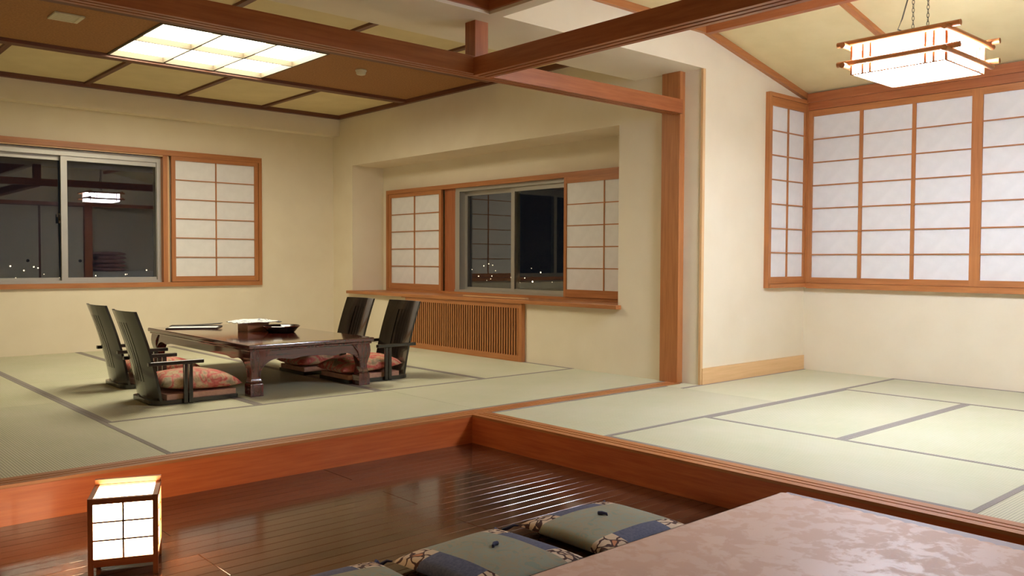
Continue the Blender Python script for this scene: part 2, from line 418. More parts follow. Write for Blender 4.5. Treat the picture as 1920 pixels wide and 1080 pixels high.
w.box(RXB, RXB+.2, 5.0, 9.2, RZ0, .62)
struct(w.build('wall_center', 'wall'), 'cream wall with the deep recessed window bay above the wooden grille', 'wall')
w = MB().box(5.71, X2+.1, YR, 4.31, -.2, 3.0)
struct(w.build('wall_side', 'wall'), 'pale wall between the square post and the corner shoji, lit by the lantern', 'wall')
w = MB().box(X2, X2+.1, YF-.9, YR, -.2, 3.0)
struct(w.build('wall_right', 'wall'), 'pale wall under the wide shoji windows at the right', 'wall')
w = MB().box(X0-.1, X0, YN-.1, YB, -.2, 3.0); struct(w.build('wall_left', 'wall'), 'cream wall left of the camera, outside the picture', 'wall')
w = MB().box(X0, SX+.05, YN-.1, YN, -.2, 3.0); struct(w.build('wall_behind', 'wall'), 'cream wall behind the camera', 'wall')
w = MB().box(SX, SX+.15, YN, YF-.1, -.2, 3.0); struct(w.build('wall_entry', 'wall'), 'cream wall behind the camera beside the closet', 'wall')
w = MB().box(SX+.05, 5.30, YF-.1, YF, 2.14, 3.0); w.box(5.45, X2, YF-.9, YF-.8, -.2, 3.0); w.box(5.30, 5.45, YF-.9, YF-.07, -.2, 3.0); w.box(5.45, X2, YF-.8, YF, 2.14, 3.0)
w.box(SX+.05, 5.30, YF-.9, YF-.8, -.2, 3.0)
struct(w.build('wall_closet', 'wall'), 'cream closet wall of the right room, seen only as a reflection in the back window', 'wall')

# --- soffit, ceilings
w = MB().box(X0, SX+.02, 4.125, 4.79, ZS, 3.0); w.box(SX+.02, 5.71, YR-.003, 4.79, ZS, 3.0); w.box(SX+.02, 3.58, YF, YR-.003, ZS, 3.0)
struct(w.build('ceiling_soffit', 'wall'), 'dropped beige soffit above the crossing wooden beams', 'soffit')
lc = empty('trim_3', (1.0, 4.1, ZS), 'wood lined rim of the raised ceiling over the dark floor, top centre', 'ceiling trim', kind='structure')
MB().box(X0, SX-.0, 4.105, 4.125, ZS+.02, 2.95).build('board', 'wood_x', lc)
MB().box(SX, SX+.02, YF, 4.125, ZS+.02, 2.95).build('board', 'wood_y', lc)
ce = box('ceiling_entry', 'ceil_beige', None, X0, SX, YN, 4.1, 2.95, 3.02); struct(ce, 'raised beige ceiling over the dark floor, above the picture', 'ceiling')

cl = empty('ceiling_left', (2, 7.2, ZL), 'left room ceiling of beige boards and battens around a woven brown middle strip', 'ceiling', kind='structure')
BX = [x for x in (-.28, .70, 1.68, 2.66, 3.635, 4.615, 5.60)]
LX0, LX1, LY0, LY1 = 2.42, 3.885, 6.79, 8.145   # light opening
for (y0, y1) in ((4.79, 6.62), (8.27, 9.69)):
    xs = [X0]+[b for b in BX]+[XW]
    for a, b in zip(xs[:-1], xs[1:]): box('ceiling_board', 'ceil_beige', cl, a, b, y0, y1, ZL, ZL+.02)
    for b in BX:
        if b < 5.5: piece('batten', 'dark_y', cl, b-.024, b+.024, y0, y1, ZL-.022, ZL)
m = MB().box(X0, LX0, 6.62, 8.27, ZL+.001, ZL+.02); m.box(LX1, XW, 6.62, 8.27, ZL+.001, ZL+.02); m.box(LX0, LX1, 6.62, LY0, ZL+.001, ZL+.02); m.box(LX0, LX1, LY1, 8.27, ZL+.001, ZL+.02)
m.build('brown_panel', 'ceil_brown', cl)
for y0, y1 in ((6.62, 6.70), (8.15, 8.26)): piece('long_batten', 'dark_x', cl, X0, XW, y0, y1, ZL-.03, ZL+.001)
piece('edge_batten', 'dark_x', cl, X0, XW, 9.63, 9.69, ZL-.045, ZL)
piece('edge_batten', 'dark_y', cl, XW-.045, XW, 4.79, 9.63, ZL-.045, ZL)
MB().box(X0-.1, XW+.3, 4.79, YB+.2, 2.97, 3.05).build('ceiling_deck', 'ceil_beige', cl)

RG = 5.71
cr = empty('ceiling_right', (5.4, 2.2, ZR), 'right room ceiling, flat and then sloping down to the shoji windows', 'ceiling', kind='structure')
SLO = (2.525-ZR)/(X2-RG)
zs = lambda x: ZR+SLO*(x-RG)
for y0, y1 in ((.42, 1.95), (1.95, 3.0), (3.0, YR)):
    box('ceiling_board', 'ceil_beige', cr, 3.58, RG, y0, y1, ZR, ZR+.03)
    MB().prism([(RG, ZR), (X2, zs(X2)), (X2, zs(X2)+.03), (RG, ZR+.03)], y0, y1, 'y').build('sloping_board', 'ceil_beige', cr)
def slope_strip(name, y0, y1, d):
    MB().prism([(RG, ZR-d), (X2, zs(X2)-d), (X2, zs(X2)+.002), (RG, ZR+.002)], y0, y1, 'y').build(name, 'frame_x', cr)
    MB().box(3.58, RG, y0, y1, ZR-d, ZR+.002).build(name, 'frame_x', cr)
slope_strip('edge_trim', YR-.04, YR, .055)
slope_strip('batten', 2.97, 3.02, .03); slope_strip('batten', 1.93, 1.98, .03)
MB().box(RG-.03, RG+.03, YF, YR-.04, ZR-.06, ZR).build('ridge_trim', 'wood_y', cr)

# --- beams and posts
def beam_x(name, x0, x1, label):
    e = empty(name, ((x0+x1)/2, SY+.06, 2.2), label, 'beam', kind='structure')
    MB().box(x0, x1, SY+.008, SY+.125, 2.212, 2.302).build('beam', 'wood_x', e)
    m = MB(); groovy(m, 'x', x0, x1, SY+.008, SY+.125, 2.19, -.022, [(0, .24), (.36, .62), (.74, 1)]); m.build('track', 'wood_x', e); return e
beam_x('trim_4', X0, 5.655, 'long brown lintel beam crossing the picture above the left tatami room')
e = empty('trim_5', (SX+.06, 2.3, 2.2), 'dark brown lintel beam running right from the beam crossing', 'beam', kind='structure')
MB().box(SX+.01, SX+.14, YF-.1, SY+.008, 2.2, 2.292).build('beam', 'wood_y', e)
m = MB(); groovy(m, 'y', YF-.1, SY+.008, SX+.01, SX+.14, 2.178, -.022, [(0, .24), (.36, .62), (.74, 1)]); m.build('track', 'wood_y', e)
p = MB().bbox(SX+.025, SX+.135, SY+.012, SY+.115, 2.302, ZS, bev=.003).build('trim_6', 'wood_z'); struct(p, 'short square hanging post above the beam crossing', 'post')
p = MB().bbox(5.645, 5.72, 4.29, 4.475, 0, ZS, bev=.004).build('trim_7', 'frame_z'); struct(p, 'tall square wooden post where the beam meets the wall', 'post')
p = MB().prism([(5.70, YR-.006), (5.732, YR-.006), (5.732, YR), (5.71, YR), (5.71, YR+.014), (5.70, YR+.014)], 0, ZS, 'z'); struct(p.build('trim_8', 'pale_z'), 'thin pale wooden edge strip on the wall corner right of the post', 'corner strip')
p = MB().box(5.72, X2-.002, YR-.014, YR, 0, .132); struct(p.build('baseboard_side', 'pale_x'), 'pale wooden baseboard under the corner shoji wall', 'baseboard')

# ================================================================== WINDOWS
def shoji(name, plane, a0, a1, z0, z1, cols, rows_, label, group, stile=.035, top=.05, bot=.075, rail=.010, mull=.012, depth=.03, face=0., cols_at=None):
    """plane 'y': screen spans x a0..a1, facing -y, front face at y=face. plane 'x': spans y a0..a1, facing -x, front at x=face"""
    org = ((a0+a1)/2, face+depth/2, z0) if plane == 'y' else (face+depth/2, (a0+a1)/2, z0)
    e = empty(name, org, label, 'shoji screen', group)
    ax = 'x' if plane == 'y' else 'y'
    def bx(nm, mat, p, q, d0, d1, zz0, zz1, shared=False):
        args = (p, q, face+d0, face+d1, zz0, zz1) if plane == 'y' else (face+d0, face+d1, p, q, zz0, zz1)
        return piece(nm, mat, e, *args)
    bx('stile', 'frame_z', a0, a0+stile, 0, depth, z0, z1); bx('stile', 'frame_z', a1-stile, a1, 0, depth, z0, z1)
    bx('rail', 'frame_'+ax, a0+stile, a1-stile, .001, depth, z1-top, z1); bx('rail', 'frame_'+ax, a0+stile, a1-stile, .001, depth, z0, z0+bot)
    i0, i1, j0, j1 = a0+stile, a1-stile, z0+bot, z1-top
    cw = (i1-i0)/cols; rh = (j1-j0)/rows_
    for c in range(1, cols): bx('vertical_bar', 'frame_z', i0+c*cw-mull/2, i0+c*cw+mull/2, .004, depth*.62, j0, j1)
    for r in range(1, rows_): bx('crossbar', 'frame_'+ax, i0, i1, .006, depth*.6, j0+r*rh-rail/2, j0+r*rh+rail/2)
    for c in range(cols):
        for r in range(rows_): bx('paper_pane', 'paper', i0+c*cw, i0+(c+1)*cw, depth*.6, depth*.6+.003, j0+r*rh, j0+(r+1)*rh)
    return e

# --- back window
wn = empty('window_1', (2.7, YB, .69), 'wide dark back window in a brown wooden frame with sliding aluminium sashes', 'window', kind='structure')
FY = YB-.03
box('frame_head', 'frame_x', wn, .75, 4.68, FY, YB+.14, 2.165, 2.225); box('frame_sill', 'frame_x', wn, .75, 4.68, FY, YB+.14, .685, .735)
box('frame_jamb', 'frame_z', wn, 4.64, 4.68, FY, YB+.06, .735, 2.165); box('frame_jamb', 'frame_z', wn, .75, .79, FY, YB+.06, .735, 2.165)
box('center_post', 'frame_z', wn, 3.505, 3.555, FY+.02, YB+.14, .735, 2.165)
box('post_fillet', 'pale_z', wn, 3.555, 3.585, FY+.05, YB+.12, .735, 2.165)
box('back_board', 'wall', wn, 3.585, 4.64, YB+.08, YB+.12, .735, 2.165)
box('head_track', 'pale_x', wn, .79, 3.505, FY+.02, FY+.03, 2.150, 2.165)
AY = YB+.08
box('aluminium_head', 'alu', wn, .79, 3.505, AY-.02, AY+.1, 2.085, 2.150); box('aluminium_sill', 'alu', wn, .79, 3.505, AY-.03, AY+.1, .735, .765)
box('aluminium_jamb', 'alu', wn, 3.46, 3.505, AY-.02, AY+.1, .765, 2.085)
def sash(parent, plane, a0, a1, z0, z1, d, st0, st1, rh=.03, th=.03):
    def bx(nm, mat, p, q, d0, d1, zz0, zz1, par):
        return piece(nm, mat, par, *((p, q, d0, d1, zz0, zz1) if plane == 'y' else (d0, d1, p, q, zz0, zz1)))
    s = bx('sash', 'alu', a0, a0+st0, d, d+th, z0, z1, parent)
    bx('sash_stile', 'alu', a1-st1, a1, d, d+th, z0, z1, s)
    bx('sash_rail', 'alu', a0+st0, a1-st1, d+.002, d+th, z0, z0+rh, s); bx('sash_rail', 'alu', a0+st0, a1-st1, d+.002, d+th, z1-rh*1.6, z1, s)
    bx('pane', 'glass', a0+st0, a1-st1, d+th*.45, d+th*.45+.005, z0+rh, z1-rh*1.6, s)
    return s
sash(wn, 'y', 2.475, 3.475, .765, 2.085, AY, .062, .02)
sash(wn, 'y', .82, 2.535, .765, 2.085, AY+.045, .05, .055)
lk = MB().bbox(2.448, 2.474, AY-.005, AY+.02, 1.37, 1.44, bev=.005); lk.tube([(2.46, AY-.012, 1.40), (2.46, AY-.02, 1.45), (2.455, AY-.01, 1.47)], .007)
lk.build('crescent_lock', 'steel', wn)
shoji('shoji_screen', 'y', 3.595, 4.635, .74, 2.165, 2, 6, 'two-column paper shoji screen in the back window beside the dark glass', None, stile=.045, top=.045, bot=.06, face=FY+.008)

# --- bay window
wn2 = empty('window_2', (RXB, 7.1, .61), 'window of the recessed bay with aluminium sashes in a brown wooden frame', 'window', kind='structure')
WX = 6.075
box('frame_head', 'frame_y', wn2, WX, WX+.2, RY0, 9.22, 1.825, 1.875); box('frame_sill', 'frame_y', wn2, WX, WX+.2, RY0, 9.22, .60, .635)
box('frame_jamb', 'frame_z', wn2, WX, WX+.2, 9.175, 9.22, .635, 1.825)
box('inner_post', 'wood_z', wn2, WX+.05, WX+.2, 7.84, 8.05, .635, 1.825)
box('back_board', 'wall', wn2, WX+.1, WX+.12, 8.05, 9.175, .635, 1.825)
box('back_board', 'wall', wn2, WX+.1, WX+.12, RY0, 5.9, .635, 1.825)
box('aluminium_head', 'alu', wn2, WX+.045, WX+.2, 5.9, 7.84, 1.785, 1.825); box('aluminium_sill', 'alu', wn2, WX+.03, WX+.2, 5.9, 7.84, .635, .660)
box('aluminium_jamb', 'alu', wn2, WX+.04, WX+.2, 7.76, 7.84, .66, 1.785)
sash(wn2, 'x', 6.84, 7.76, .66, 1.785, WX+.12, .055, .045)
sash(wn2, 'x', 5.92, 6.90, .66, 1.785, WX+.07, .05, .055)
shoji('shoji_screen', 'x', 8.065, 9.172, .637, 1.823, 2, 5, 'left shoji screen of the bay window, nearer the room corner', 'shoji screens of the bay window', stile=.045, top=.045, bot=.07, face=WX+.006)
shoji('shoji_screen', 'x', 4.955, 6.02, .637, 1.823, 2, 5, 'right shoji screen of the bay window, partly hidden by the recess edge', 'shoji screens of the bay window', stile=.035, top=.06, bot=.075, face=WX-.012, depth=.017)
sl = MB().bbox(5.615, RXB-.06, 4.93, 9.43, .575, .61, bev=.003).build('trim_9', 'frame_y'); struct(sl, 'long wooden sill shelf below the recessed bay window', 'sill')
ps = MB().bbox(5.80, 5.85, 6.30, 7.30, .61, .618, bev=.002).build('wooden_strip', 'pale_y'); tag(ps, 'thin cream strip lying on the sill below the aluminium window', 'strip')

# --- corner shoji + right wall shoji
tr = empty('trim_10', (6.95, YR, .765), 'narrow brown window frame on the side wall next to the corner', 'window frame', kind='structure')
box('frame_jamb', 'frame_z', tr, 6.618, 6.648, YR-.045, YR, .765, 2.47); box('frame_head', 'frame_x', tr, 6.648, X2-.05, YR-.045, YR, 2.435, 2.47); box('frame_sill', 'frame_x', tr, 6.648, X2-.05, YR-.05, YR, .765, .80)
shoji('shoji_screen', 'y', 6.65, X2-.05, .802, 2.433, 2, 7, 'narrow two-column shoji screen on the side wall in the right corner', 'shoji screens of the right room', stile=.025, top=.075, bot=.06, face=YR-.035)
tr = empty('trim_11', (X2, 2.2, .755), 'wide brown window frame across the right wall', 'window frame', kind='structure')
box('ceiling_beam', 'wood_y', tr, X2-.07, X2, YF, YR-.045, 2.445, 2.525); box('frame_head', 'wood_y', tr, X2-.055, X2, YF, YR-.05, 2.375, 2.445)
box('frame_sill', 'frame_y', tr, X2-.055, X2, YF, YR-.05, .755, .802); box('corner_post', 'frame_z', tr, X2-.05, X2, YR-.05, YR-.0, .765, 2.445)
shoji('shoji_screen', 'x', 2.62, 4.06, .804, 2.373, 3, 7, 'wide three-column shoji screen of the right wall starting at the corner', 'shoji screens of the right room', stile=.04, top=.055, bot=.05, mull=.03, face=X2-.045)
shoji('shoji_screen', 'x', 1.18, 2.62, .804, 2.373, 3, 7, 'wide shoji screen of the right wall cut off by the right picture edge', 'shoji screens of the right room', stile=.04, top=.055, bot=.05, mull=.03, face=X2-.045)

# ================================================================== GRILLE
g = empty('radiator_cover', (5.655, 7.16, 0), 'brown slatted wooden grille panel on the wall below the bay window sill', 'grille')
GX = 5.632
box('back_panel', 'pull', g, XW-.008, XW-.001, 6.17, 8.15, .002, .565)  # coloured black to deepen the shade in the gaps between slats
box('frame_stile', 'frame_z', g, GX, XW-.001, 6.165, 6.215, .001, .565); box('frame_stile', 'frame_z', g, GX, XW-.001, 8.10, 8.15, .001, .565)
box('frame_rail', 'frame_y', g, GX, XW-.001, 6.215, 8.10, .528, .565); box('frame_rail', 'frame_y', g, GX, XW-.001, 6.215, 8.10, .001, .06)
box('cap', 'frame_y', g, GX-.008, XW-.001, 6.165, 8.22, .5655, .5745)
nsl = 50
for i in range(nsl):
    yc = 6.215+(i+.5)*(8.10-6.215)/nsl
    piece('slat', 'frame_z', g, GX+.004, GX+.014, yc-.0095, yc+.0095, .06, .528)

# ================================================================== CEILING LIGHT, VENT, DETECTOR
e = empty('ceiling_light', ((LX0+LX1)/2, (LY0+LY1)/2, ZL), 'large glowing recessed ceiling light with six paper panes', 'ceiling light')
fwid = .018
for a in ((LX0, LX0+fwid, LY0, LY1), (LX1-fwid, LX1, LY0, LY1)): piece('frame_side', 'lattice', e, *a, ZL-.012, ZL+.06)
for a in ((LX0+fwid, LX1-fwid, LY0, LY0+fwid), (LX0+fwid, LX1-fwid, LY1-fwid, LY1)): piece('frame_end', 'lattice', e, *a, ZL-.012, ZL+.06)
cx = (LX1-LX0-2*fwid)/3; cy = (LY1-LY0-2*fwid)/2
for i in (1, 2): piece('lattice_bar', 'lattice', e, LX0+fwid+i*cx-.009, LX0+fwid+i*cx+.009, LY0+fwid, LY1-fwid, ZL-.010, ZL+.04)
piece('lattice_bar', 'lattice', e, LX0+fwid, LX1-fwid, LY0+fwid+cy-.010, LY0+fwid+cy+.010, ZL-.010, ZL+.04)
for i in range(3):
    for j in range(2): piece('light_pane', 'e_panel', e, LX0+fwid+i*cx, LX0+fwid+(i+1)*cx, LY0+fwid+j*cy, LY0+fwid+(j+1)*cy, ZL+.040, ZL+.045)
e = empty('ceiling_vent', (1.83, 7.13, ZL), 'small ivory rectangular vent on the brown ceiling strip', 'vent')
MB().bbox(1.725, 1.735+.02, 7.02, 7.24, ZL-.014, ZL, bev=.003).bbox(1.905, 1.935, 7.02, 7.24, ZL-.014, ZL, bev=.003).bbox(1.755, 1.905, 7.02, 7.045, ZL-.014, ZL, bev=.003).bbox(1.755, 1.905, 7.215, 7.24, ZL-.014, ZL, bev=.003).build('frame', 'white_plastic', e)
box('backing', 'pull', e, 1.75, 1.91, 7.04, 7.22, ZL-.003, ZL)
for i in range(8): piece('louver', 'white_plastic', e, 1.755, 1.905, 7.05+i*.021, 7.063+i*.021, ZL-.010, ZL-.003)
e = empty('smoke_detector', (4.446, 7.18, ZL), 'round ivory smoke detector on the brown ceiling right of the light', 'smoke detector')
MB().lathe([(0, 0), (.052, 0), (.055, -.012), (.05, -.02)], (4.446, 7.18, ZL+.001)).build('base', 'white_plastic', e)
MB().lathe([(.046, -.016), (.047, -.034), (.04, -.046), (.02, -.052), (0, -.053)], (4.446, 7.18, ZL)).build('dome', 'white_plastic', e)

# ================================================================== HANGING LANTERN
PX, PY, PZ = 5.125, 2.185, 2.10
e = empty('pendant_lantern', (PX, PY, PZ), 'glowing square paper lantern with crossing wooden rods hanging on chains', 'pendant lamp')
h = .262; zt = PZ+.175
MB().box(PX-h, PX+h, PY-h, PY+h, PZ, PZ+.004).build('bottom_diffuser', 'e_pend', e)
for s in (-1, 1):
    piece('side_diffuser', 'e_pend', e, PX+s*h-.002, PX+s*h+.002, PY-h+.003, PY+h-.003, PZ+.004, zt)
    piece('side_diffuser', 'e_pend', e, PX-h+.003, PX+h-.003, PY+s*h-.002, PY+s*h+.002, PZ+.004, zt)
for zz in (PZ+.045, PZ+.160):
    for s in (-1, 1):
        o = .285
        MB().tube([(PX-.345, PY+s*o, zz), (PX+.345, PY+s*o, zz)], .0165, 12).build('rod', 'frame_x', e)
        MB().tube([(PX+s*o, PY-.345, zz+.018), (PX+s*o, PY+.345, zz+.018)], .0165, 12).build('rod', 'frame_y', e)
for s in (-1, 1):
    for t in (-1, 1):
        piece('corner_post', 'frame_z', e, PX+s*(h+.004)-.006, PX+s*(h+.004)+.006, PY+t*(h+.004)-.006, PY+t*(h+.004)+.006, PZ-.004, zt+.01)
        for q in (.20, .155):
            piece('strip', 'frame_z', e, PX+t*q-.0065, PX+t*q+.0065, PY+s*(h+.004)-.003, PY+s*(h+.004)+.003, PZ, zt)
            piece('strip', 'frame_z', e, PX+s*(h+.004)-.003, PX+s*(h+.004)+.003, PY+t*q-.0065, PY+t*q+.0065, PZ, zt)
    piece('bottom_strip', 'frame_x', e, PX-h, PX+h, PY+s*h-.004, PY+s*h+.004, PZ-.006, PZ); piece('bottom_strip', 'frame_y', e, PX+s*h-.004, PX+s*h+.004, PY-h, PY+h, PZ-.006, PZ)
MB().box(PX-h+.004, PX+h-.004, PY-h+.004, PY+h-.004, zt-.012, zt-.006).build('added_light_stop', 'white_cab', e)  # unseen opaque plate, added to keep the lantern's light off the ceiling
MB().box(PX-h, PX+h, PY-.03, PY+.03, zt-.005, zt+.005).build('hanger_bar', 'frame_x', e)
for yy in (2.215, 2.13):
    m = MB(); z = zt; k = 0
    while z < ZR-.012:
        pts = [(0, .0065*math.cos(a), .015*math.sin(a)) for a in [2*math.pi*i/10 for i in range(11)]]
        m.tube([(PX+(p[1] if k % 2 else 0), yy+(0 if k % 2 else p[1]), z+.012+p[2]) for p in pts], .0018, 5, False)
        z += .0235; k += 1
    m.build('chain', 'steel', e)
pts = [(5.10, 2.22, ZR), (5.11, 2.225, 2.60), (5.06, 2.25, 2.42), (5.05, 2.27, 2.36), (5.10, 2.22, 2.335), (5.14, 2.17, 2.34), (5.145, 2.165, 2.365), (5.14, 2.17, 2.33), (5.16, 2.15, 2.295), (5.17, 2.14, 2.27)]
MB().tube(pts, .004, 6).build('cord', 'cable', e)
MB().lathe([(0, 0), (.05, 0), (.05, -.02), (.03, -.03), (0, -.03)], (PX, 2.175, ZR+.001)).build('ceiling_plate', 'steel', e)

# ================================================================== FLOOR LANTERN
e = empty('floor_lantern', (1.061, 3.401, ZF), 'small glowing box-shaped paper lantern standing on the dark floor at the left', 'floor lamp')
e.rotation_euler.z = R(-22.5)
WO[e.name] = (0, 0, 0)     # parts are built around the lamp's own origin
hw, hh, t = .119, .300, .018
for sx in (-1, 1):
    for sy in (-1, 1): piece('post', 'wood_z', e, sx*(hw-t/2)-t/2, sx*(hw-t/2)+t/2, sy*(hw-t/2)-t/2, sy*(hw-t/2)+t/2, 0, hh)
for zz in (hh-.022, .055):
    for s in (-1, 1):
        piece('rail', 'wood_x', e, -hw+t, hw-t, s*(hw-t/2)-t/2, s*(hw-t/2)+t/2, zz, zz+.02)
        piece('rail', 'wood_y', e, s*(hw-t/2)-t/2, s*(hw-t/2)+t/2, -hw+t, hw-t, zz, zz+.02)
q = hw-t*.5; zb, ztp = .075, hh-.022
for s in (-1, 1):
    for i in (0, 1):
        for j in range(3):
            dz = (ztp-zb)/3; a0 = (i-1)*(q-t/2)
            piece('paper_pane', 'e_andon', e, a0, a0+q-t/2, s*q-.001, s*q+.001, zb+j*dz, zb+(j+1)*dz)
            piece('paper_pane', 'e_andon', e, s*q-.001, s*q+.001, a0, a0+q-t/2, zb+j*dz, zb+(j+1)*dz)
    piece('lattice_bar', 'dark_z', e, -.0033, .0033, s*(q+.0035)-.002, s*(q+.0035)+.002, zb, ztp)
    piece('lattice_bar', 'dark_z', e, s*(q+.0035)-.002, s*(q+.0035)+.002, -.0033, .0033, zb, ztp)
    for j in (1, 2):
        zz = zb+(ztp-zb)*j/3
        piece('lattice_bar', 'dark_x', e, -q, q, s*(q+.0035)-.002, s*(q+.0035)+.002, zz-.003, zz+.003)
        piece('lattice_bar', 'dark_y', e, s*(q+.0035)-.002, s*(q+.0035)+.002, -q, q, zz-.003, zz+.003)
piece('top_pane', 'e_andon', e, -q, q, -q, q, hh-.012, hh-.010)
piece('back_lip', 'wood_x', e, -hw, hw, hw-t, hw, hh, hh+.018)
piece('base_board', 'wood_x', e, -hw+t, hw-t, -hw+t, hw-t, .040, .054)

# ================================================================== PILLOW MESH
def pillow(mb, lx, ly, hgt, n=20, z=0, puff=.5, corner=.06, wob=0, tilt=0):
    rnd = random.Random(3)
    top = []; bot = []
    for i in range(n+1):
        for j in range(n+1):
            u = -1+2*i/n; v = -1+2*j/n
            k = ((1-u**2)*(1-v**2))
            hh_ = hgt*(k**puff)
            pin = 1-corner*(abs(u)**1.0)*(1-v*v)*.0
            x = u*lx/2*(1-corner*(1-abs(v)**1.5)*abs(u)**3*0.9); y = v*ly/2*(1-corner*(1-abs(u)**1.5)*abs(v)**3*0.9)
            w_ = wob*(math.sin(5*u+2*v)*math.sin(4*v-u))*k
            zz = z+hgt*.35+tilt*(-u)
            top.append((x, y, zz+hh_*.65+w_)); bot.append((x, y, max(z, zz-hh_*.35)))
    N1 = n+1
    fs = [(i*N1+j, (i+1)*N1+j, (i+1)*N1+j+1, i*N1+j+1) for i in range(n) for j in range(n)]
    mb.add(top, fs, True); mb.add(bot, [f[::-1] for f in fs], True); return mb
def merge(o):
    bm = bmesh.new(); bm.from_mesh(o.data); bmesh.ops.remove_doubles(bm, verts=bm.verts[:], dist=1e-4); bmesh.ops.recalc_face_normals(bm, faces=bm.faces[:]); bm.to_mesh(o.data); bm.free()
    return o

# ================================================================== LEGLESS CHAIRS
def make_chair():
    e = empty('legless_chair', (0, 0, 0), '', 'chair')
    # base with rounded back corners
    pts = []
    for a, b, c, r in ((.30, .235, 0, .012), (-.30, .235, 90, .08), (-.30, -.235, 180, .08), (.30, -.235, 270, .012)):
        cx_ = a-math.copysign(r, a); cy_ = b-math.copysign(r, b)
        pts += [(cx_+r*math.cos(R(c+k*18)), cy_+r*math.sin(R(c+k*18))) for k in range(6)]
    MB().prism(pts, .004, .032, 'z').build('base', 'black_lac', e)
    MB().box(-.2, .29, -.215, .215, .0325, .068).build('seat_pad', 'pad', e)
    def bk(u, t, d):
        cur = .038*(1-(u/.23)**2)
        x = -.252-.165*t-cur+.018*math.sin(math.pi*t)+d
        return (x, u, .030+.615*t)
    def panel(name, u0, u1, t0, t1, th=.018, rnd_=0):
        nu = max(2, int((u1-u0)/.03)); nt_ = 8; m = MB(); V = []
        for d in (0, th):
            for i in range(nu+1):
                for j in range(nt_+1):
                    u = u0+(u1-u0)*i/nu; t = t0+(t1-t0)*j/nt_
                    V.append(bk(u, t, d))
        A = (nu+1)*(nt_+1); Nn = nt_+1; fs = []
        for i in range(nu):
            for j in range(nt_):
                a = i*Nn+j; fs += [(a, a+1, a+Nn+1, a+Nn), (A+a, A+a+Nn, A+a+Nn+1, A+a+1)]
        for i in range(nu):
            a = i*Nn; fs += [(a, a+Nn, A+a+Nn, A+a)]; a = i*Nn+nt_; fs += [(a, A+a, A+a+Nn, a+Nn)]
        for j in range(nt_):
            a = j; fs += [(a, A+a, A+a+1, a+1)]; a = nu*Nn+j; fs += [(a, a+1, A+a+1, A+a)]
        m.add(V, fs, True); return m.build(name, 'black_lac', e)
    panel('back_stile', -.23, -.088, 0, 1); panel('back_stile', .088, .23, 0, 1)
    panel('back_rail', -.088, .088, .87, 1.0); panel('back_rail', -.088, .088, 0, .2)
    for k in range(4): panel('slat', -.0785+k*.0425, -.0785+k*.0425+.0315, .2, .87, .014)
    for s in (-1, 1):
        MB().bbox(-.338, .04, s*.252-.016, s*.252+.016, .277, .303, bev=.004).build('armrest', 'black_lac', e)
        for q_ in (-.085, -.05): MB().bbox(q_-.014, q_+.014, s*.249-.011, s*.249+.011, .003, .277, bev=.003).build('arm_support', 'black_lac', e)
    return e
chair0 = make_chair()
spots = [((2.32, 6.13), 0, 'black legless armchair at the near left of the low lacquered table', 'front left'),
         ((2.405, 7.05), 0, 'black legless armchair behind the near left one, farther along the table', ''),
         ((3.865, 6.19), 180, 'black legless armchair on the right side of the table, in front of the grille', ''),
         ((3.84, 6.87), 180, 'black legless armchair at the far right of the low table, nearest the room corner', '')]
cush_lab = ['pink floral cushion on the near left legless chair', 'pink floral cushion on the far left legless chair, mostly hidden',
            'pink floral cushion on the legless chair in front of the grille', 'pink floral cushion on the far right legless chair, seen under the table']
cs = MB(); pillow(cs, .57, .455, .145, 22, 0, .40, .06, .007, .014)
cush0 = merge(cs.build('floral_cushion', 'floral', origin=(0, 0, 0)))
for i, ((x, y), a, lab, _) in enumerate(spots):
    c = chair0 if i == 0 else copy_tree(chair0)
    c.location = (x, y, 0); c.rotation_euler.z = R(a); tag(c, lab, 'chair', 'legless chairs around the low table')
    k = cush0 if i == 0 else copy_tree(cush0)
    d = .055 if a == 0 else -.055
    k.location = (x+d, y, .069); k.rotation_euler.z = R(a); tag(k, cush_lab[i], 'cushion', 'floral cushions on the legless chairs')

# ================================================================== LACQUERED TABLE
TX0, TX1, TY0, TY1, TZ = 2.665, 3.725, 5.82, 7.90, .38
e = empty('low_table', ((TX0+TX1)/2, (TY0+TY1)/2, 0), 'low dark red lacquered table with carved curved legs', 'table')
MB().bbox(TX0, TX1, TY0, TY1, TZ-.032, TZ, bev=.008, seg=3).build('tabletop', 'lac_y', e)
MB().bbox(TX0+.014, TX1-.014, TY0+.014, TY1-.014, TZ-.05, TZ-.0325, bev=.006).build('under_moulding', 'lac_y', e)
def apron(n_axis, a0, a1, c, th):
    pts = [(a0, TZ-.051), (a1, TZ-.051)]; n = 48; low = []
    Ls = a1-a0
    for i in range(n+1):
        s = i/n; x = a1-Ls*s; dd = min(s, 1-s)*Ls   # distance from nearer leg
        dep = .072+.012*math.cos(2*math.pi*max(0, dd-.16)/.22)*(dd > .16)*(dd < .38) + (.10*(1-math.sqrt(max(0, 1-((.16-dd)/.16)**2))) if dd < .16 else (.0))
        if .16 <= dd: dep = max(.06, .062+.014*math.exp(-((dd-.26)/.06)**2))
        else: dep = .062+.13*(1-math.sqrt(max(0, 1-((.16-dd)/.16)**2)))
        low.append((x, TZ-.05-dep))
    m = MB().prism(pts+low, c, c+th, 'x' if n_axis == 'x' else 'y')
    return m.build('apron', 'lac_y' if n_axis == 'x' else 'lac_x', e)
iN = .035
apron('x', TY0+.10, TY1-.10, TX0+iN, .022); apron('x', TY0+.10, TY1-.10, TX1-iN-.022, .022)
apron('y', TX0+.10, TX1-.10, TY0+iN, .022); apron('y', TX0+.10, TX1-.10, TY1-iN-.022, .022)
